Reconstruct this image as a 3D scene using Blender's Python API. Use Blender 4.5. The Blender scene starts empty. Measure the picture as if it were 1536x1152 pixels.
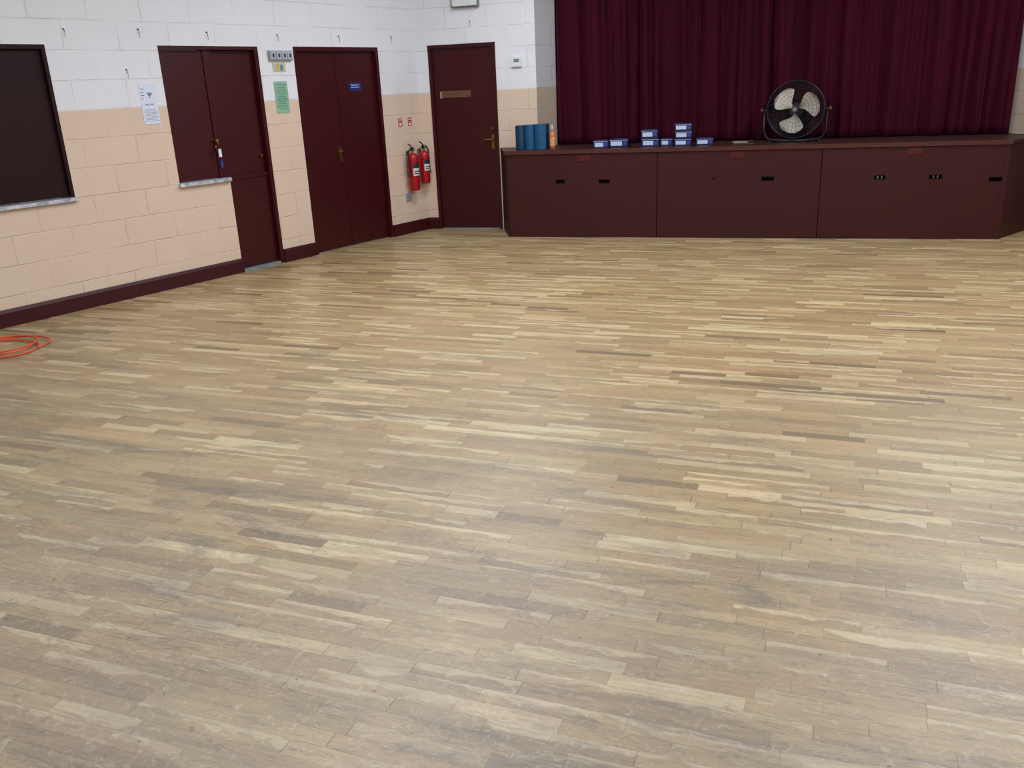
import bpy, math, random
from mathutils import Vector, Matrix
random.seed(4)
sc=bpy.context.scene
sc.view_settings.view_transform='Standard'
sc.view_settings.look='None'
sc.view_settings.exposure=0.0

# ------------------------------------------------------------ node helpers
def srgb(r,g,b):
    f=lambda c:(c/255/12.92) if c/255<=.04045 else ((c/255+.055)/1.055)**2.4
    return (f(r),f(g),f(b),1)
class NT:
    def __init__(s,name):
        s.m=bpy.data.materials.new(name); s.m.use_nodes=True
        s.t=s.m.node_tree; s.t.nodes.clear()
        s.out=s.n('ShaderNodeOutputMaterial'); s.p=s.n('ShaderNodeBsdfPrincipled')
        s.l(s.p.outputs[0],s.out.inputs[0])
    def n(s,t): return s.t.nodes.new(t)
    def l(s,a,b): s.t.links.new(a,b)
    def put(s,sock,v):
        if isinstance(v,bpy.types.NodeSocket): s.l(v,sock)
        else: sock.default_value=v
    def math(s,op,a,b=0.0,c=0.0,clamp=False):
        k=s.n('ShaderNodeMath'); k.operation=op; k.use_clamp=clamp
        s.put(k.inputs[0],a); s.put(k.inputs[1],b); s.put(k.inputs[2],c)
        return k.outputs[0]
    def comb(s,x,y,z=0.0):
        k=s.n('ShaderNodeCombineXYZ'); s.put(k.inputs[0],x); s.put(k.inputs[1],y); s.put(k.inputs[2],z); return k.outputs[0]
    def obj(s):
        tc=s.n('ShaderNodeTexCoord'); sp=s.n('ShaderNodeSeparateXYZ'); s.l(tc.outputs['Object'],sp.inputs[0])
        return tc.outputs['Object'],sp.outputs[0],sp.outputs[1],sp.outputs[2]
    def noise(s,vec,scale=5,detail=3,rough=.5,dist=0):
        k=s.n('ShaderNodeTexNoise'); s.l(vec,k.inputs['Vector'])
        k.inputs['Scale'].default_value=scale; k.inputs['Detail'].default_value=detail
        k.inputs['Roughness'].default_value=rough; k.inputs['Distortion'].default_value=dist
        return k.outputs['Fac']
    def mr(s,v,a,b,c,d,smooth=False):
        k=s.n('ShaderNodeMapRange'); k.clamp=True
        if smooth: k.interpolation_type='SMOOTHSTEP'
        s.put(k.inputs[0],v)
        for i,x in enumerate((a,b,c,d)): s.put(k.inputs[i+1],x)
        return k.outputs[0]
    def mix(s,f,a,b,mode='MIX'):
        k=s.n('ShaderNodeMix'); k.data_type='RGBA'; k.blend_type=mode
        s.put(k.inputs[0],f); s.put(k.inputs[6],a); s.put(k.inputs[7],b); return k.outputs[2]
    def ramp(s,f,stops):
        k=s.n('ShaderNodeValToRGB'); s.l(f,k.inputs[0]); e=k.color_ramp.elements
        while len(e)<len(stops): e.new(.5)
        for i,(p,c) in enumerate(stops): e[i].position=p; e[i].color=c
        return k.outputs[0]
    def bump(s,h,st=.3,d=.01):
        k=s.n('ShaderNodeBump'); k.inputs['Strength'].default_value=st; k.inputs['Distance'].default_value=d
        s.l(h,k.inputs['Height']); s.l(k.outputs[0],s.p.inputs['Normal'])
    def base(s,v): s.put(s.p.inputs['Base Color'],v)
    def rough(s,v): s.put(s.p.inputs['Roughness'],v)

MC={}
def simple(name,c,rough=.5,metal=0,var=.12,scale=12,spec=.5,bump=0,emit=0):
    if name in MC: return MC[name]
    t=NT(name); o,x,y,z=t.obj(); n=t.noise(o,scale,4,.6)
    c=srgb(*c)
    lo=tuple(v*(1-var) for v in c[:3])+(1,); hi=tuple(min(1,v*(1+var)) for v in c[:3])+(1,)
    t.base(t.mix(n,lo,hi)); t.rough(t.mr(n,.3,.7,max(.02,rough-.06),min(1,rough+.06)))
    t.p.inputs['Metallic'].default_value=metal
    t.p.inputs['Specular IOR Level'].default_value=spec
    if bump: t.bump(n,bump,.004)
    if emit:
        t.p.inputs['Emission Color'].default_value=c; t.p.inputs['Emission Strength'].default_value=emit
    MC[name]=t.m; return t.m

# ------------------------------------------------------------ floor material
def floor_mat():
    t=NT('strip_parquet'); o,x,y,z=t.obj()
    a=-.0735; ca,sa=math.cos(a),math.sin(a)
    u=t.math('ADD',t.math('MULTIPLY',x,ca),t.math('MULTIPLY',y,sa))
    v=t.math('ADD',t.math('MULTIPLY',x,-sa),t.math('MULTIPLY',y,ca))
    vs=t.math('DIVIDE',v,.054); row=t.math('FLOOR',vs); vf=t.math('FRACT',vs)
    wn=t.n('ShaderNodeTexWhiteNoise'); wn.noise_dimensions='1D'; t.l(row,wn.inputs['W']); rr=wn.outputs['Value']
    W=t.math('ADD',t.math('MULTIPLY',u,t.mr(rr,0,1,1.9,3.5)),t.math('MULTIPLY',row,37.73))
    def vor(feat):
        k=t.n('ShaderNodeTexVoronoi'); k.voronoi_dimensions='1D'; k.feature=feat
        t.l(W,k.inputs['W']); k.inputs['Scale'].default_value=1; k.inputs['Randomness'].default_value=.9; return k
    vc=vor('F1'); ve=vor('DISTANCE_TO_EDGE')
    sp=t.n('ShaderNodeSeparateColor'); t.l(vc.outputs['Color'],sp.inputs[0]); r1,r2,r3=sp.outputs
    col=t.ramp(r1,[(0,srgb(128,107,82)),(.05,srgb(151,128,95)),(.15,srgb(163,138,102)),(.5,srgb(172,147,109)),(.78,srgb(179,154,115)),(.90,srgb(188,165,126)),(1,srgb(208,188,150))])
    tint=t.mix(r2,srgb(255,244,237),srgb(250,255,246)); col=t.mix(.7,col,tint,'MULTIPLY')
    sv=t.comb(t.math('MULTIPLY',u,2.6),t.math('MULTIPLY',row,3.1),0.0)
    sn=t.noise(sv,1,4,.65)
    sm=t.math('ADD',vf,t.math('MULTIPLY',t.math('SUBTRACT',sn,.5),3.2))
    sm=t.math('MULTIPLY',t.mr(sm,.55,.72,0,1),t.mr(r3,.70,.72,0,1))
    col=t.mix(t.math('MULTIPLY',sm,.62),col,srgb(214,196,158))
    gv=t.comb(t.math('ADD',t.math('MULTIPLY',u,3),t.math('MULTIPLY',r2,60)),t.math('MULTIPLY',v,60),0.0)
    g=t.noise(gv,1,6,.7,.4)
    gv2=t.comb(t.math('MULTIPLY',u,10),t.math('MULTIPLY',v,240),0.0); g2=t.noise(gv2,1,3,.6)
    gm=t.math('MULTIPLY',t.mr(g,.25,.75,.76,1.17),t.mr(g2,.3,.75,.87,1.09))
    gc=t.comb(gm,gm,gm); col=t.mix(1.0,col,gc,'MULTIPLY')
    near=t.mr(y,1.0,6.6,1,0,True)
    wv=t.comb(t.math('MULTIPLY',u,.7),t.math('MULTIPLY',v,1.8),0.0); w=t.noise(wv,1,7,.68,.3)
    wf=t.math('MULTIPLY',t.mr(w,.34,.60,.45,1.0),near)
    col=t.mix(wf,col,t.mix(.46,srgb(124,116,106),t.mix(1.0,col,srgb(214,215,224),'MULTIPLY')))
    # dark ingrained grime, streaked along the boards : broad and fine
    dv=t.comb(t.math('MULTIPLY',u,1.1),t.math('MULTIPLY',v,6),3.0); dn=t.noise(dv,1,9,.8,.5)
    df=t.math('MULTIPLY',t.mr(dn,.51,.64,0,.82),t.mr(y,2.0,6.0,1,.06)); col=t.mix(df,col,srgb(97,91,85))
    kv=t.noise(o,30,2,.5); kf=t.mr(kv,.72,.76,0,.55); col=t.mix(kf,col,srgb(72,60,50))
    sv2=t.comb(t.math('MULTIPLY',u,9),t.math('MULTIPLY',v,44),7.0); s2=t.noise(sv2,1,8,.8,1.5)
    col=t.mix(t.math('MULTIPLY',t.mr(s2,.52,.64,0,.65),t.mr(y,.5,6,1,.3)),col,srgb(100,90,78))
    s3=t.noise(o,17,6,.8,2.5)
    col=t.mix(t.math('MULTIPLY',t.mr(s3,.53,.68,0,.4),near),col,srgb(184,175,160))
    e1=t.math('MINIMUM',vf,t.math('SUBTRACT',1,vf)); j1=t.mr(e1,.008,.038,1,0)
    j2=t.mr(ve.outputs['Distance'],.002,.006,1,0)
    jn=t.mr(t.noise(o,6,3,.6),.35,.65,.15,1)
    j=t.math('MAXIMUM',t.math('MULTIPLY',j1,t.math('MULTIPLY',jn,.5)),t.math('MULTIPLY',j2,t.math('MULTIPLY',jn,.75)))
    col=t.mix(j,col,srgb(86,72,56))
    t.base(col)
    t.rough(t.math('ADD',t.math('ADD',t.mr(w,.3,.7,.24,.34),t.math('MULTIPLY',g2,.12)),t.math('MULTIPLY',near,.13)))
    t.p.inputs['Specular IOR Level'].default_value=.5
    h=t.math('SUBTRACT',t.math('MULTIPLY',g2,.15),t.math('MULTIPLY',j,.6))
    t.bump(h,.25,.0012)
    return t.m

# ------------------------------------------------------------ painted block wall
def block_mat(name='painted_blockwork',k=1.0):
    t=NT(name); o,x,y,z=t.obj()
    wob=t.noise(o,9,2,.5)
    zz=t.math('ADD',z,t.math('MULTIPLY',t.math('SUBTRACT',wob,.5),.010))
    vec=t.comb(x,zz,0.0)
    b=t.n('ShaderNodeTexBrick'); t.l(vec,b.inputs['Vector']); b.offset=.5; b.squash=1
    b.inputs['Scale'].default_value=1; b.inputs['Mortar Size'].default_value=.006; b.inputs['Mortar Smooth'].default_value=.7
    b.inputs['Brick Width'].default_value=.45; b.inputs['Row Height'].default_value=.2136; b.inputs['Bias'].default_value=0
    mort=b.outputs['Fac']
    n=t.noise(o,2.2,5,.6); pit=t.noise(o,70,3,.6)
    fade=t.mr(t.noise(o,3.1,3,.6),.38,.66,.1,1)
    q=lambda r,g,b_: srgb(r*k,g*k,b_*k)  # k darkens both paint colours, used to paint shade into the reveal
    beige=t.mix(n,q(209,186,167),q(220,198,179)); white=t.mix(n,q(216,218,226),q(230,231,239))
    edge=t.math('ADD',z,t.math('MULTIPLY',t.math('SUBTRACT',t.noise(o,22,2,.5),.5),.008))
    f=t.mr(edge,1.493,1.497,0,1)
    col=t.mix(f,beige,white)
    mk=t.mix(1.0,col,srgb(196,188,182),'MULTIPLY')
    col=t.mix(t.math('MULTIPLY',t.math('MULTIPLY',mort,fade),.26),col,mk)
    dirt=t.mr(t.noise(o,14,4,.7),.66,.8,0,.2); col=t.mix(dirt,col,mk)
    t.base(col); t.rough(.42); t.p.inputs['Specular IOR Level'].default_value=.4
    h=t.math('ADD',t.math('MULTIPLY',t.math('MULTIPLY',mort,fade),-1.0),t.math('MULTIPLY',pit,.45))
    t.bump(h,.6,.008)
    return t.m

def maroon_mat(name,c,rough=.35,scr=.5,spec=.3):
    t=NT(name); o,x,y,z=t.obj()
    n=t.noise(o,1.7,4,.6); f=t.noise(o,60,3,.6)
    c0=srgb(*c); lo=tuple(v*.8 for v in c0[:3])+(1,); hi=tuple(v*1.2 for v in c0[:3])+(1,)
    col=t.mix(n,lo,hi)
    sc_=t.noise(t.comb(t.math('MULTIPLY',x,14),t.math('MULTIPLY',y,14),t.math('MULTIPLY',z,22)),1,5,.75,1.5)
    col=t.mix(t.mr(sc_,.70,.76,0,scr),col,srgb(110,76,68))
    t.base(col); t.rough(t.mr(f,.3,.7,rough-.05,rough+.08)); t.bump(f,.12,.002)
    t.p.inputs['Specular IOR Level'].default_value=spec
    return t.m

def curtain_mat():
    t=NT('burgundy_velvet'); o,x,y,z=t.obj()
    n=t.noise(t.comb(t.math('MULTIPLY',x,12),t.math('MULTIPLY',y,12),t.math('MULTIPLY',z,1.2)),1,4,.6)
    col=t.mix(n,srgb(36,4,17),srgb(72,7,33)); t.base(col); t.rough(.85)
    t.p.inputs['Specular IOR Level'].default_value=.12
    t.p.inputs['Sheen Weight'].default_value=.18; t.p.inputs['Sheen Roughness'].default_value=.4
    t.p.inputs['Sheen Tint'].default_value=srgb(190,50,110)
    t.bump(t.noise(o,140,2,.5),.15,.002)
    return t.m

# ------------------------------------------------------------ mesh builder
class M:
    def __init__(s): s.v=[];s.f=[];s.mi=[];s.sm=[];s.mats=[]
    def m(s,mat):
        if mat not in s.mats: s.mats.append(mat)
        return s.mats.index(mat)
    def add(s,vs,fs,mat,smooth=False,T=None):
        b=len(s.v); k=s.m(mat)
        for p in vs:
            p=Vector(p)
            if T: p=T@p
            s.v.append(p)
        for f in fs: s.f.append([b+i for i in f]); s.mi.append(k); s.sm.append(smooth)
    def box(s,x0,x1,y0,y1,z0,z1,mat,T=None):
        s.add([(x0,y0,z0),(x1,y0,z0),(x1,y1,z0),(x0,y1,z0),(x0,y0,z1),(x1,y0,z1),(x1,y1,z1),(x0,y1,z1)],
              [(0,3,2,1),(4,5,6,7),(0,1,5,4),(1,2,6,5),(2,3,7,6),(3,0,4,7)],mat,False,T)
    def prism(s,poly,z0,z1,mat,T=None):
        n=len(poly); vs=[(p[0],p[1],z0) for p in poly]+[(p[0],p[1],z1) for p in poly]
        fs=[tuple(range(n-1,-1,-1)),tuple(range(n,2*n))]+[(i,(i+1)%n,n+(i+1)%n,n+i) for i in range(n)]
        s.add(vs,fs,mat,False,T)
    def cyl(s,p0,p1,r0,mat,r1=None,seg=20,T=None,smooth=True):
        r1=r0 if r1 is None else r1; p0=Vector(p0);p1=Vector(p1); q=(p1-p0).to_track_quat('Z','Y').to_matrix()
        vs=[]
        for p,r in((p0,r0),(p1,r1)):
            for i in range(seg):
                a=2*math.pi*i/seg; vs.append(p+q@Vector((r*math.cos(a),r*math.sin(a),0)))
        s.add(vs,[(i,(i+1)%seg,seg+(i+1)%seg,seg+i) for i in range(seg)],mat,smooth,T)
        s.add(vs,[tuple(range(seg-1,-1,-1)),tuple(range(seg,2*seg))],mat,False,T)
    def lathe(s,prof,mat,c=(0,0,0),seg=28,T=None,smooth=True):
        vs=[];n=len(prof)
        for r,z in prof:
            for i in range(seg):
                a=2*math.pi*i/seg; vs.append((c[0]+r*math.cos(a),c[1]+r*math.sin(a),c[2]+z))
        fs=[(j*seg+i,j*seg+(i+1)%seg,(j+1)*seg+(i+1)%seg,(j+1)*seg+i) for j in range(n-1) for i in range(seg)]
        fs.append(tuple(range(seg-1,-1,-1))); fs.append(tuple(range((n-1)*seg,n*seg)))
        s.add(vs,fs,mat,smooth,T)
    def tube(s,pts,r,mat,closed=False,seg=8,T=None):
        pts=[Vector(p) for p in pts]; n=len(pts); vs=[]; up=None
        for i,p in enumerate(pts):
            a=pts[(i-1)%n] if closed or i>0 else p; b=pts[(i+1)%n] if closed or i<n-1 else p
            d=(b-a).normalized()
            if up is None: up=Vector((0,0,1)) if abs(d.z)<.9 else Vector((1,0,0))
            sx=d.cross(up).normalized(); up=sx.cross(d).normalized()
            for k in range(seg):
                t=2*math.pi*k/seg; vs.append(p+sx*(r*math.cos(t))+up*(r*math.sin(t)))
        fs=[(i*seg+k,i*seg+(k+1)%seg,((i+1)%n)*seg+(k+1)%seg,((i+1)%n)*seg+k) for i in range(n if closed else n-1) for k in range(seg)]
        if not closed: fs+= [tuple(range(seg-1,-1,-1)),tuple(range((n-1)*seg,n*seg))]
        s.add(vs,fs,mat,True,T)
    def ring(s,c,r,tr,mat,axis='Y',seg=48,T=None):
        pts=[]
        for i in range(seg):
            a=2*math.pi*i/seg
            pts.append((c[0]+r*math.cos(a),c[1],c[2]+r*math.sin(a)) if axis=='Y' else (c[0]+r*math.cos(a),c[1]+r*math.sin(a),c[2]))
        s.tube(pts,tr,mat,True,6,T)
    def text(s,body,size,x,y,z,mat,align='LEFT',ext=.0006):
        c=bpy.data.curves.new('t','FONT'); c.body=body; c.size=size; c.align_x=align; c.extrude=ext
        ob=bpy.data.objects.new('t',c); sc.collection.objects.link(ob)
        dg=bpy.context.evaluated_depsgraph_get(); me=bpy.data.meshes.new_from_object(ob.evaluated_get(dg))
        T=Matrix.Translation((x,y,z))@Matrix.Rotation(math.pi/2,4,'X')
        s.add([v.co.copy() for v in me.vertices],[tuple(p.vertices) for p in me.polygons],mat,False,T)
        bpy.data.objects.remove(ob); bpy.data.curves.remove(c); bpy.data.meshes.remove(me)
    def make(s,name,loc=(0,0,0),rz=0,bevel=0,recalc=True):
        import bmesh
        me=bpy.data.meshes.new(name); me.from_pydata([tuple(p) for p in s.v],[],s.f)
        for mt in s.mats: me.materials.append(mt)
        for p,k,sm in zip(me.polygons,s.mi,s.sm): p.material_index=k; p.use_smooth=sm
        if recalc:
            bm=bmesh.new(); bm.from_mesh(me); bmesh.ops.recalc_face_normals(bm,faces=bm.faces[:]); bm.to_mesh(me); bm.free()
        o=bpy.data.objects.new(name,me); sc.collection.objects.link(o); o.location=loc; o.rotation_euler=(0,0,rz)
        if bevel:
            b=o.modifiers.new('bevel','BEVEL'); b.width=bevel; b.segments=2; b.limit_method='ANGLE'; b.angle_limit=.7
        return o

# left wall frame : x along the wall (away from camera), -y into the room
TH=.347; dx,dy=math.sin(TH),math.cos(TH); P0=Vector((-5.36,4.9,0)); RZ=math.pi/2-TH
def LW(s,z=0,off=0):  # off = distance into the room
    return (P0.x+dx*s+dy*off, P0.y+dy*s-dx*off, z)
BY=9.47; SMAX=4.862; SMIN=-10.0; CEIL=3.4

FLOOR=floor_mat(); WALL=block_mat(); REVEAL_SHADE=block_mat('painted_blockwork_reveal_shade',.80)  # reveal: same wall paint, its shading put into a darker colour
DOOR=maroon_mat('maroon_door_gloss',(58,10,16),.33,.25,.35)
SHUT=maroon_mat('dark_shutter_paint',(36,15,19),.5,.25,.18)
STG=maroon_mat('stage_front_paint',(59,22,22),.5,.5,.22)
SKIRT=maroon_mat('maroon_skirting_gloss',(58,11,20),.34,.3,.35)
WHITE=simple('white_plastic',(222,224,230),.35,var=.04)
PAPER=simple('white_paper',(212,220,240),.6,var=.03)
BLACK=simple('black_plastic',(18,18,20),.4)
INK=simple('dark_ink',(45,52,70),.7)
BRASS=simple('brass',(150,118,60),.35,metal=1)
STEEL=simple('grey_steel',(140,140,145),.35,metal=1)
CEILM=simple('ceiling_paint',(225,228,235),.8,var=.03)

# ------------------------------------------------------------ room shell
m=M(); m.box(-10,9,-5,10.6,-.1,0,FLOOR); m.make('floor')
m=M(); m.box(-10,9,-5,10.6,CEIL,CEIL+.1,CEILM); m.make('ceiling')
T_=.22
def wallrects(m,xs,openings,z1,mat,y0=0,y1=T_):
    xb=sorted(set([xs[0],xs[1]]+[o[0] for o in openings]+[o[1] for o in openings]))
    for a,b in zip(xb[:-1],xb[1:]):
        c=(a+b)/2; ops=sorted([(o[2],o[3]) for o in openings if o[0]<c<o[1]]); z=0
        for p,q in ops:
            if p>z+1e-4: m.box(a,b,y0,y1,z,p,mat)
            z=q
        if z<z1: m.box(a,b,y0,y1,z,z1,mat)
m=M(); wallrects(m,(SMIN,SMAX),[(-.75,.757,.85,1.962),(1.68,2.195,.858,1.962),(2.195,2.69,0,1.962),(3.10,4.24,0,1.965)],CEIL,WALL)
m.make('wall_left',P0,RZ)
m=M(); wallrects(m,(-3.708,-2.38),[(-3.588,-2.822,0,1.98)],CEIL,WALL)
wallrects(m,(2.42,3.30),[(2.52,3.18,0,1.98)],CEIL,WALL); m.box(-2.38,2.42,0,T_*.5,3.0,CEIL,WALL)
m.prism([(-2.38,0),(-2.222,.25),(-2.222,.27),(-2.38,.27)],.893,3.0,REVEAL_SHADE)
m.prism([(2.42,0),(2.42,.27),(2.27,.27),(2.27,.25)],.893,3.0,REVEAL_SHADE)
m.make('wall_back',(0,BY,0))
RX=3.30; L=(BY+4.6)/dy
m=M(); m.box(0,L,0,T_,0,CEIL,WALL); m.make('wall_right',(RX,BY,0),-(math.pi/2-TH))
m=M(); m.box(-11,10.5,0,T_,0,CEIL,WALL); m.make('wall_rear',(0,-4.6-T_,0))
m=M(); m.box(-2.6,2.6,0,.1,0,CEIL,simple('backstage_dark',(30,22,24),.9)); m.make('backstage_light_block',(0,10.3,0))  # unseen panel added behind the curtain to stop light leaking through

def skirt(m,a,b):
    m.prism([(0,0),(-.022,0),(-.022,.105),(-.012,.128),(0,.128)],a,b,SKIRT,Matrix(((0,0,1,0),(1,0,0,0),(0,1,0,0),(0,0,0,1))))
m=M()
for a,b in((SMIN+.3,2.197),(2.69,3.10),(4.24,SMAX-.012)): skirt(m,a,b)
m.make('baseboard_left',P0,RZ)
m=M(); skirt(m,-3.70,-3.588); m.make('baseboard_back',(0,BY,0))

# ------------------------------------------------------------ openings in the left wall
m=M() # big serving hatch shutter, far left
m.box(-.75,.757,.035,.07,.87,1.962,SHUT)
m.box(-.75,.757,.0,.05,1.93,1.962,SHUT); m.box(.728,.757,.0,.05,.87,1.93,SHUT); m.box(-.75,-.72,0,.05,.87,1.93,SHUT)
def sill_mat():
    t=NT('marbled_sill_laminate'); o,x,y,z=t.obj()
    n=t.noise(o,16,5,.7,1.0); t.base(t.ramp(n,[(.35,srgb(120,124,134)),(.5,srgb(176,180,190)),(.65,srgb(208,210,218))])); t.rough(.3); return t.m
SILL=sill_mat()
m.box(-.78,.765,-.035,.05,.835,.862,SILL)
m.make('window_1',P0,RZ,.002)

m=M() # small hatch next to the stable door
m.box(1.68,2.115,.04,.075,.87,1.93,DOOR); m.box(1.68,2.195,0,.06,1.932,1.962,DOOR)
m.box(1.68,1.705,0,.05,.87,1.932,DOOR)
m.box(2.118,2.195,.03,.10,.862,1.932,DOOR)
m.box(1.665,2.19,-.035,.06,.832,.862,SILL)
m.cyl((2.11,.04,1.185),(2.11,-.005,1.185),.017,BRASS); m.lathe([(.0,0),(.018,.004),(.02,.016),(.012,.026),(0,.028)],BRASS,T=Matrix.Translation((2.11,-.0,1.185))@Matrix.Rotation(math.pi/2,4,'X'))
m.cyl((2.11,.03,1.13),(2.11,.018,1.13),.012,BRASS)
m.tube([(2.11,-.02,1.17),(2.113,-.022,1.14),(2.115,-.02,1.115)],.0015,STEEL)
m.box(2.10,2.13,-.024,-.02,1.045,1.115,PAPER)
m.box(2.135,2.165,.02,.026,.95,1.01,simple('blue_fob',(40,60,140),.4))
m.cyl((2.15,.023,1.01),(2.15,.023,1.06),.002,STEEL)
m.make('window_2',P0,RZ,.0015)

m=M() # stable door : upper + lower leaf, jambs
m.box(2.20,2.648,.055,.095,.862,1.93,DOOR); m.box(2.20,2.648,.045,.095,.03,.846,DOOR)
m.box(2.197,2.65,.03,.06,.835,.862,DOOR)
m.box(2.65,2.69,.0,.11,0,1.962,DOOR); m.box(2.197,2.65,.0,.11,1.932,1.962,DOOR)
m.box(2.197,2.206,.0,.11,0,.832,DOOR)
m.box(2.206,2.65,.005,.10,.0,.022,simple('aluminium_threshold',(150,162,180),.35,metal=.6))
m.box(2.206,2.66,.20,.215,0,1.96,DOOR)
m.cyl((2.60,.055,1.02),(2.60,.02,1.02),.012,BRASS)
m.make('door_1',P0,RZ,.0015)

m=M() # double door
m.box(3.14,3.668,.045,.085,.008,1.925,DOOR); m.box(3.673,4.20,.045,.085,.008,1.925,DOOR)
m.box(3.10,3.14,.0,.10,0,1.965,DOOR); m.box(4.20,4.24,0,.10,0,1.965,DOOR); m.box(3.14,4.20,0,.10,1.927,1.965,DOOR)
m.box(3.655,3.685,.038,.046,.008,1.925,DOOR)
m.box(3.592,3.630,.038,.046,.87,1.01,BRASS); m.cyl((3.612,.04,.975),(3.612,.0,.975),.008,BRASS)
m.tube([(3.612,-.0,.975),(3.60,-.006,.975),(3.545,-.006,.972)],.007,BRASS)
m.make('door_2',P0,RZ,.0015)

def backdoor(name,x0,x1,hs):
    m=M()
    m.box(x0+.038,x1-.038,.03,.07,.008,1.945,DOOR)
    m.box(x0,x0+.035,-.006,.08,0,1.98,DOOR); m.box(x1-.035,x1,-.006,.08,0,1.98,DOOR); m.box(x0+.035,x1-.035,-.006,.08,1.947,1.98,DOOR)
    hx=x1-.078 if hs>0 else x0+.078
    m.box(hx-.015,hx+.015,.022,.031,.88,1.03,BRASS); m.cyl((hx,.03,.985),(hx,-.03,.985),.008,BRASS)
    m.tube([(hx,-.03,.985),(hx-hs*.015,-.036,.985),(hx-hs*.08,-.036,.983)],.007,BRASS)
    m.cyl((hx,.03,1.10),(hx,.018,1.10),.014,BRASS)
    m.box(x0+.038,x1-.038,.0,.03,0,.006,simple('aluminium_threshold',(150,162,180),.35))
    if hs>0:
        pl=simple('tarnished_brass',(110,78,58),.45,metal=.3)
        m.box(-3.46,-3.13,.024,.031,1.435,1.505,pl); m.box(-3.485,-3.465,.024,.031,1.43,1.50,simple('cream_label',(150,140,120),.6))
        m.text('PRIVATE',.045,-3.41,.0238,1.455,simple('worn_gold',(80,52,40),.5))
    m.make(name,(0,BY,0),0,.0015)
backdoor('door_3',-3.588,-2.822,1); backdoor('door_4',2.52,3.18,-1)

# ------------------------------------------------------------ things on left wall
m=M() # wifi notice
m.box(-.073,.073,-.003,0,-.155,.155,PAPER)
for r in(.012,.022,.032):
    m.tube([(0.012+r*math.sin(a),-.0035,.055+r*math.cos(a)) for a in [(-.8+.2*i) for i in range(9)]],.003,INK,seg=6)
m.cyl((.012,-.003,.053),(.012,-.005,.053),.005,INK)
for i,w in enumerate((.05,.04,.045,.03)): m.box(-.062,-.062+w*.6,-.0036,-.003,.115-.025*i,.120-.025*i,INK)
m.text('FREE WIFI',.018,0,-.0031,-.01,INK,'CENTER')
for i in range(9):
    w=.045+.012*((i*7)%3); m.box(-w,w,-.0036,-.003,-.045-.011*i,-.041-.011*i,simple('faint_ink',(150,155,175),.7))
m.make('wifi_notice',LW(1.522,1.515,.0005),RZ)
m=M() # green notice
gp=simple('green_paper',(132,178,152),.6,var=.05)
m.box(-.078,.078,-.004,0,-.14,.14,gp); gi=simple('green_ink',(70,110,90),.7)
m.text('FIRE ACTION',.019,0,-.0042,.105,gi,'CENTER')
for i in range(13):
    w=.04+.009*((i*5)%4); m.box(-w,w,-.0046,-.004,.085-.016*i,.090-.016*i,gi)
m.make('green_notice',LW(2.90,1.52,.0005),RZ)
m=M() # switch bank
m.box(-.135,.135,-.03,0,-.042,.042,simple('grey_switchbox',(150,152,158),.4))
for i in range(4):
    cx=-.099+.066*i; m.box(cx-.027,cx+.027,-.037,-.03,-.033,.033,simple('switch_blue_grey',(170,178,194),.4)); m.box(cx-.010,cx+.010,-.044,-.037,-.016,.016,simple('switch_dark',(60,65,80),.4))
m.make('light_switch_panel',LW(2.93,1.885),RZ,.002)
m=M()
m.box(-.075,.075,-.004,0,-.04,.04,simple('cream_label2',(195,190,165),.6)); m.box(-.03,.0,-.006,-.004,-.032,.028,simple('sign_yellow',(204,166,60),.5)); m.box(.01,.045,-.006,-.004,-.03,.02,simple('sign_blue',(90,130,170),.5))
m.box(-.066,-.036,-.006,-.004,-.03,.03,simple('sign_grey',(180,180,170),.5))
m.make('instruction_label',LW(2.91,1.785,.0005),RZ)
m=M() # blue sign on double door
m.box(-.085,.085,-.003,0,-.04,.04,simple('sign_royal_blue',(24,40,108),.4)); m.text('Stage lights &\nsound control',.021,0,-.0032,.010,PAPER,'CENTER')
m.make('blue_door_sign',LW(3.905,1.59,-.0445),RZ)
def small_sign(s,w):
    m=M(); m.box(-w/2,w/2,-.003,0,-.048,.048,simple('id_sign_cream',(206,190,170),.5)); r=simple('sign_red',(176,40,44),.5)
    m.box(-w/2+.004,w/2-.004,-.004,-.003,.004,.042,r); m.box(-w/2+.004,w/2-.004,-.004,-.003,-.042,-.002,r)
    m.box(-w/2+.018,w/2-.018,-.005,-.004,-.034,-.012,PAPER); m.box(-w/2+.012,w/2-.012,-.005,-.004,.020,.030,PAPER)
    m.make('extinguisher_sign',LW(s,1.205,.0005),RZ)
small_sign(4.49,.07); small_sign(4.645,.07)
m=M() # socket
m.box(-.043,.043,-.012,0,-.043,.043,simple('socket_grey',(140,146,158),.35))
for a,b,c,d in((-.004,.004,.008,.022),(-.02,-.012,-.016,-.009),(.012,.02,-.016,-.009)): m.box(a,b,-.0125,-.012,c,d,BLACK)
m.box(.018,.03,-.016,-.012,.012,.032,WHITE)
m.make('wall_socket',LW(4.53,.40),RZ,.002)
hk=simple('dark_wire',(60,55,55),.5,metal=.7)
def hook(loc,rz):
    m=M(); m.cyl((0,0,0),(0,-.004,0),.006,hk); m.tube([(0,-.003,.0),(0,-.012,-.002),(.0,-.016,-.010),(.0,-.012,-.018),(0,-.007,-.022)],.0018,hk)
    m.tube([(0,-.014,-.014),(.003,-.013,-.035),(0,-.012,-.06)],.0014,hk)
    m.make('wall_hook',loc,rz)
for s,z in((.92,2.07),(1.37,1.78),(1.53,2.08),(2.17,2.07),(2.93,2.065),(3.70,2.065),(4.45,2.07)): hook(LW(s,z),RZ)
hook((-3.09,BY,2.20),0)

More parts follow.
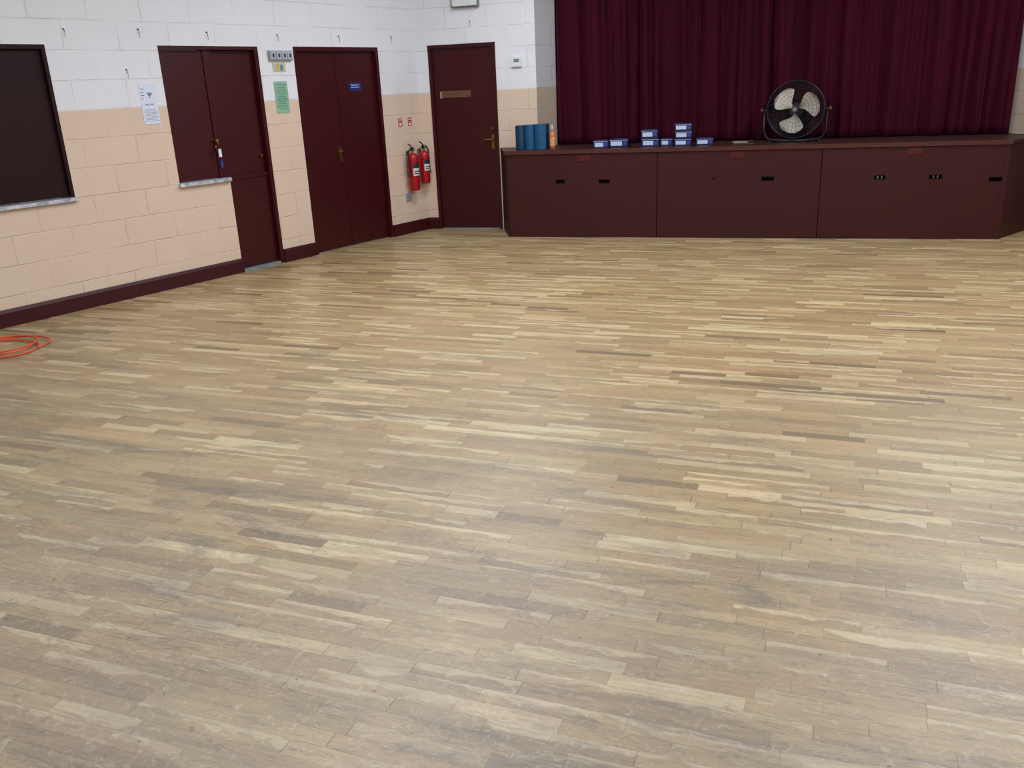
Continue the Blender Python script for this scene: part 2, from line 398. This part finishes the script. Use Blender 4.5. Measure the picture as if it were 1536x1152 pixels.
# ------------------------------------------------------------ extinguishers
RED=simple('extinguisher_red',(165,16,28),.22,var=.06)
def extinguisher(s,zb,h,r,flip):
    m=M(); lab=simple('label_white',(210,205,200),.45); hb=h-.11
    c=(0,-r-.02,0)
    m.lathe([(r*.82,0),(r*.93,.006),(r*.93,.02),(r,.026),(r,hb-r*.9),(r*.93,hb-r*.55),(r*.72,hb-r*.22),(r*.4,hb-r*.05),(r*.3,hb)],RED,c)
    cy=c[1]
    m.cyl((0,cy,hb),(0,cy,hb+.03),.014,STEEL)
    m.box(-.014,.014,cy-.016,cy+.016,hb+.02,hb+.055,BLACK)
    m.tube([(0,cy,hb+.055),(-.03,cy-.01,hb+.075),(-.08,cy-.02,hb+.098)],.007,BLACK)
    m.tube([(0,cy,hb+.038),(-.035,cy-.01,hb+.042),(-.085,cy-.02,hb+.038)],.006,STEEL)
    m.ring((.012,cy-.02,hb+.05),.012,.002,STEEL)
    m.cyl((0,cy-.014,hb+.035),(0,cy-.03,hb+.035),.012,simple('gauge_green',(70,130,80),.3))
    sd=1 if flip else -1
    pts=[(0.0,cy,hb+.04),(sd*.04,cy-.005,hb+.045),(sd*(r+.012),cy-.01,hb+.0),(sd*(r+.016),cy-.01,hb-.10),(sd*(r+.012),cy-.012,hb-.20)]
    P=[]
    for i in range(len(pts)-1):
        for k in range(5):
            t=k/5; P.append(Vector(pts[i]).lerp(Vector(pts[i+1]),t))
    P.append(Vector(pts[-1])); m.tube(P,.0085,BLACK)
    m.cyl(pts[-1],(sd*(r+.012),cy-.012,hb-.25),.010,BLACK,.018)
    def wrap(a0,a1,z0,z1,mt,rr):
        n=10; vs=[]
        for i in range(n+1):
            a=a0+(a1-a0)*i/n
            for z in(z0,z1): vs.append((c[0]+rr*math.sin(a),c[1]-rr*math.cos(a),z))
        m.add(vs,[(2*i,2*i+2,2*i+3,2*i+1) for i in range(n)],mt,True)
    wrap(-.9,.9,hb*.40,hb*.72,lab,r+.0008); wrap(-.9,.9,hb*.60,hb*.72,simple('label_black',(40,36,40),.4),r+.0012)
    wrap(-.7,.3,hb*.44,hb*.47,INK,r+.0014); wrap(-.7,.6,hb*.50,hb*.53,INK,r+.0014)
    m.box(-.02,.02,-.02,0,hb*.35,hb+.02,STEEL); m.ring((0,cy,hb*.75),r+.002,.003,BLACK,axis='Z')
    m.make('fire_extinguisher',LW(s,zb),RZ)
extinguisher(4.56,.475,.515,.062,False)
extinguisher(4.755,.53,.47,.056,True)

# ------------------------------------------------------------ things on back wall
m=M(); m.box(-.055,.055,-.028,0,-.05,.05,WHITE); m.box(-.03,.03,-.030,-.028,-.005,.03,simple('lcd_grey',(120,130,125),.3)); m.cyl((.0,-.028,-.028),(0,-.034,-.028),.010,WHITE)
m.make('room_thermostat',(-2.585,BY,1.77),0,.004)
m=M(); m.box(-.15,.15,-.05,0,-.055,.06,simple('lamp_housing_grey',(120,122,126),.4)); m.box(-.135,.135,-.075,-.05,-.045,.05,simple('frosted_diffuser',(215,218,222),.3))
m.make('emergency_light',(-3.12,BY,2.39),0,.006)

# ------------------------------------------------------------ stage
m=M(); LIP=maroon_mat('worn_stage_nosing',(74,36,30),.5,.7); SH=.89; FY=8.92
TOP=maroon_mat('stage_top_paint',(56,30,27),.45,.5)
m.prism([(-2.58,FY+.02),(2.10,FY+.02),(2.46,9.455),(-2.79,9.455)],0,.845,STG)
m.prism([(-2.37,9.455),(2.41,9.455),(2.41,10.28),(-2.37,10.28)],0,.86,STG)
m.prism([(-2.615,FY-.012),(2.135,FY-.012),(2.50,9.46),(-2.812,9.46)],.862,SH,TOP)
m.prism([(-2.37,9.46),(2.41,9.46),(2.41,10.28),(-2.37,10.28)],.862,SH,TOP)
m.prism([(-2.61,FY-.018),(2.13,FY-.018),(2.13,FY-.0121),(-2.61,FY-.0121)],.852,SH+.001,LIP)
xs=[-2.595,-1.025,.525,2.118]
for a,b in zip(xs[:-1],xs[1:]): m.box(a+.004,b-.004,FY,FY+.02,.006,.848,STG)
m.prism([(-2.60,FY),(-2.585,FY+.0),(-2.79,9.455),(-2.805,9.455)],.006,.862,STG)
m.prism([(2.122,FY),(2.108,FY),(2.465,9.455),(2.48,9.455)],.006,.862,STG)
m.prism([(2.085,FY-.006),(2.122,FY-.006),(2.122,FY),(2.085,FY)],.0,.85,STG)
slot=simple('slot_black',(2,2,2),.95,spec=.05); plate=maroon_mat('red_plate',(80,20,25),.4,.2)
for x,z,w,k in((-2.02,.575,.095,0),(-1.56,.572,.11,0),(-.47,.585,.03,2),(.04,.578,.115,0),(1.05,.575,.10,1),(1.53,.575,.11,1),(2.03,.545,.11,0)):
    if k<2: m.box(x-w/2,x+w/2,FY-.0012,FY,z-.019,z+.019,slot)
    else: m.cyl((x,FY,z),(x,FY-.002,z),.010,slot)
    if k==1:
        for q in(-.02,.015): m.box(x+q-.004,x+q+.006,FY-.002,FY-.001,z-.012,z+.012,STEEL)
for x in(-1.77,-.25,1.33): m.box(x-.07,x+.07,FY-.006,FY,.775,.835,plate); m.box(x-.06,x+.06,FY-.008,FY-.006,.785,.825,plate)
m.make('stage_platform',(0,0,0),0,.0015)

# ------------------------------------------------------------ curtain
def curtain():
    m=M(); NX=1300; NZ=26; x0,x1=-2.203,2.255; z0,z1=SH+.012,3.05
    rnd=random.Random(11); cs=[];x=x0-.1
    while x<x1+.2:
        w=rnd.choice([.11,.15,.19,.25]); cs.append((x,w,rnd.uniform(.5,1.0),rnd.uniform(-.035,.035),rnd.uniform(0,6))); x+=w
    vs=[]
    for j in range(NZ+1):
        tz=j/NZ; z=z0+(z1-z0)*tz
        for i in range(NX+1):
            X=x0+(x1-x0)*i/NX
            yy=0
            for c,w,a,dr,ph in cs:
                cc=c+dr*(1-tz)+.012*math.sin(ph+z*2.2); d=abs(X-cc)/(w*.6)
                if d<1: yy=max(yy,a*math.cos(d*math.pi/2)**1.3)
            yy=yy+.07*math.sin(X*61+z*1.3)+.04*math.sin(X*113+2*z)
            amp=.125*(1.0-.15*tz)
            vs.append((X,9.765-amp*yy,z))
    fs=[(j*(NX+1)+i,j*(NX+1)+i+1,(j+1)*(NX+1)+i+1,(j+1)*(NX+1)+i) for j in range(NZ) for i in range(NX)]
    m.add(vs,fs,curtain_mat(),True)
    o=m.make('stage_curtain',recalc=False)
    so=o.modifiers.new('thick','SOLIDIFY'); so.thickness=.004; so.offset=1
curtain()

# ------------------------------------------------------------ fan
def fan():
    m=M(); cg=simple('fan_black_metal',(20,18,22),.4,metal=.2); bl=simple('fan_blade_alu',(180,174,162),.4,metal=.1,var=.12)
    R=.272; zc=.30; T=Matrix.Translation((0,0,zc))@Matrix.Rotation(math.radians(-4),4,'X')@Matrix.Rotation(math.radians(-8),4,'Z')
    seg=64; vs=[]
    for y in(-.045,.045):
        for i in range(seg):
            a=2*math.pi*i/seg; vs.append((R*math.cos(a),y,R*math.sin(a)))
    m.add(vs,[(i,(i+1)%seg,seg+(i+1)%seg,seg+i) for i in range(seg)],cg,True,T)
    for y in(-.045,.045): m.ring((0,y,0),R,.007,cg,T=T)
    for sgn in(-1,1):
        for r,yy in((.255,.055),(.235,.062),(.215,.068),(.20,.074),(.165,.083),(.13,.089),(.095,.093),(.062,.095)):
            m.ring((0,sgn*yy,0),r,.0012,cg,T=T)
        for i in range(30):
            a=2*math.pi*i/30
            m.tube([(r*math.cos(a),sgn*yy,r*math.sin(a)) for r,yy in((.04,.096),(.13,.089),(.20,.074),(.24,.06),(R,.045))],.0010,cg,seg=5,T=T)
    m.cyl((0,-.093,0),(0,-.102,0),.035,cg,T=T); m.cyl((0,-.102,0),(0,-.104,0),.020,simple('badge_silver',(110,110,110),.3,metal=.6),T=T)
    m.cyl((0,-.03,0),(0,-.06,0),.034,cg,T=T); m.cyl((0,.03,0),(0,.15,0),.065,cg,T=T)
    for r in(.25,.23,.20,.18,.15,.13,.11,.08): m.ring((0,.068,0),r,.0055,cg,T=T)
    for k in range(3):
        a0=math.radians(-90+120*k); vs=[];nr=12;na=10
        for i in range(nr+1):
            r=.035+(.225-.035)*i/nr; t=i/nr
            wid=math.radians(26+58*math.sin(min(1,t*1.12)*math.pi*.62)) * (1 if t<.8 else (1-((t-.8)/.2)**2*.5))
            for j in range(na+1):
                s=j/na-.5; a=a0+wid*s*.95-.28*t
                vs.append((r*math.cos(a),-.018+.075*s*(.4+.6*t)*-1+.01*math.cos(s*3),r*math.sin(a)))
        m.add(vs,[(i*(na+1)+j,i*(na+1)+j+1,(i+1)*(na+1)+j+1,(i+1)*(na+1)+j) for i in range(nr) for j in range(na)],bl,True,T)
    m.tube([(-.297,0,zc),(-.297,.0,.10),(-.27,.0,.035),(-.22,.0,.015),(.22,.0,.015),(.27,.0,.035),(.297,.0,.10),(.297,0,zc)],.012,cg)
    for s in(-1,1):
        m.cyl((s*.272,0,zc),(s*.325,0,zc),.013,cg); m.cyl((s*.31,0,zc),(s*.335,0,zc),.026,simple('knob_dark_red',(80,30,30),.4))
        m.tube([(s*.235,-.16,.012),(s*.235,.16,.012)],.012,cg)
        for y in(-.16,.16): m.cyl((s*.235,y,0),(s*.235,y,.024),.018,BLACK)
    m.tube([(-.235,-.14,.012),(.235,-.14,.012)],.011,cg)
    m.make('floor_fan',(.275,9.42,SH+.001),0,recalc=True)
fan()

# ------------------------------------------------------------ small things on stage
m=M() # teal files standing upright, rounded spines to the hall
tl=simple('teal_card',(20,78,116),.35,var=.12); tl2=simple('teal_card_edge',(12,50,84),.4)
for k,(c,w,h,mt) in enumerate(((-.115,.10,.245,tl2),(-.012,.10,.25,tl),(.105,.125,.255,tl))):
    n=12; poly=[(c-w/2+w*i/n, -.028*math.sin(math.pi*i/n)**.7) for i in range(n+1)]+[(c+w/2,.13),(c-w/2,.13)]
    m.prism(poly,0,h,mt); m.cyl((c,-.0275,.06),(c,-.0295,.06),.010,tl2)
m.make('document_files',(-2.355,9.05,SH+.001),math.radians(-4),.002)
m=M() # bottle
m.lathe([(.026,0),(.030,.004),(.030,.135),(.027,.155),(.014,.175),(.013,.19)],simple('orange_bottle',(205,110,60),.3))
m.lathe([(.0305,.03),(.0308,.032),(.0308,.12),(.0305,.122)],simple('bottle_label',(215,150,100),.4))
m.lathe([(.016,.188),(.018,.192),(.018,.215),(.012,.222),(.008,.245),(.0,.246)],simple('bottle_cap',(170,160,150),.3))
m.make('plastic_bottle',(-2.125,9.07,SH+.001))
bx=simple('box_navy',(18,20,66),.35,var=.1); bl_=simple('box_label',(185,200,232),.4,var=.03); bo=simple('box_light_blue',(44,62,140),.4)
def carton(x,y,z,w,h,d,rz):
    m=M(); m.box(-w/2,w/2,-d/2,d/2,0,h,bx)
    m.box(-w/2+.012,w/2-.012-w*.25,-d/2-.001,-d/2,h*.2,h*.72,bl_); m.box(w/2-.045,w/2-.012,-d/2-.0012,-d/2,h*.25,h*.7,bo)
    m.box(-w/2+.02,w/2-.02,-d/2+.012,d/2-.012,h,h+.0008,bo); m.box(-w/2,w/2,-.004,.004,h+.0001,h+.0012,bx)
    m.box(-w/2,w/2,-d/2-.0006,-d/2,h*.84,h*.88,bl_)
    m.make('glove_box',(x,y,z),math.radians(rz),.0015)
z0=SH+.001
carton(-1.615,9.06,z0,.145,.078,.11,6); carton(-1.44,9.16,z0,.19,.08,.11,-3)
carton(-1.12,9.14,z0,.17,.08,.11,2); carton(-1.125,9.14,z0+.0822,.165,.08,.11,-2); carton(-.965,9.18,z0,.12,.072,.10,5)
for i in range(3): carton(-.795+(.008 if i==1 else 0),9.14,z0+.0725*i,.165,.07,.11,(1,-3,2)[i])
carton(-.585,9.17,z0,.165,.068,.10,3)
m=M()
ck=simple('book_dark',(60,50,44),.6); m.box(-.10,.10,-.06,.06,0,.014,ck); m.box(-.095,.04,-.055,.055,.014,.026,simple('book_page',(150,138,118),.6),Matrix.Rotation(.1,4,'Z')); m.box(-.02,.10,-.05,.05,.026,.032,ck,Matrix.Rotation(-.15,4,'Z'))
m.make('paperback_book',(-.215,9.17,z0),math.radians(8),.002)

# ------------------------------------------------------------ orange extension lead coiled on the floor
oc=simple('orange_cable_sheath',(205,82,42),.4); m=M(); pts=[]
for i in range(330):
    a=i*.06; k=a/(2*math.pi); r=.25-.02*k+.02*math.sin(a*1.3+k)
    pts.append((r*math.cos(a)*1.05+.03*math.sin(k*2.1),r*math.sin(a)*.9+.025*math.cos(k*3),.0065+.010*max(0,math.sin(a*.5+1))+.004*k))
m.tube(pts,.006,oc)
m.make('extension_cable',(-4.88,4.45,0))

# ------------------------------------------------------------ ceiling fluorescent fittings
hous=simple('fitting_white_enamel',(235,235,235),.4); dif=simple('lit_diffuser',(245,248,255),.4,emit=3)
def lamp(x,y,pw,col=(.88,.94,1)):
    m=M(); m.box(-.11,.11,-.78,.78,-.05,0,hous); m.box(-.09,.09,-.74,.74,-.075,-.05,dif)
    m.make('ceiling_light',(x,y,CEIL),0,.004)
    L=bpy.data.lights.new('tube','AREA'); L.shape='RECTANGLE'; L.size=.18; L.size_y=1.45; L.energy=pw; L.color=col
    o=bpy.data.objects.new('tube_lamp',L); sc.collection.objects.link(o); o.location=(x,y,CEIL-.08)
for y,p in((7.4,58),(4.9,63),(2.4,58),(-.1,52),(-2.6,50)):
    for x in(-2.1,1.7): lamp(x,y,p)
w=bpy.data.worlds.new('w'); sc.world=w; w.use_nodes=True; w.node_tree.nodes['Background'].inputs[0].default_value=(.6,.65,.75,1); w.node_tree.nodes['Background'].inputs[1].default_value=.3

# ------------------------------------------------------------ camera
f,pit,rol,hd=1297.34,.3327,-.0442,.2873
fw=Vector((-math.sin(hd)*math.cos(pit),math.cos(hd)*math.cos(pit),-math.sin(pit)))
r0=Vector((math.cos(hd),math.sin(hd),0)); u0=r0.cross(fw)
r=r0*math.cos(rol)+u0*math.sin(rol); u=-r0*math.sin(rol)+u0*math.cos(rol)
cd=bpy.data.cameras.new('camera'); cd.sensor_width=36; cd.lens=f/1536*36; cd.clip_end=100
co=bpy.data.objects.new('camera',cd); sc.collection.objects.link(co)
Mx=Matrix((r,u,-fw)).transposed().to_4x4(); Mx.translation=(0,0,1.54); co.matrix_world=Mx
sc.camera=co
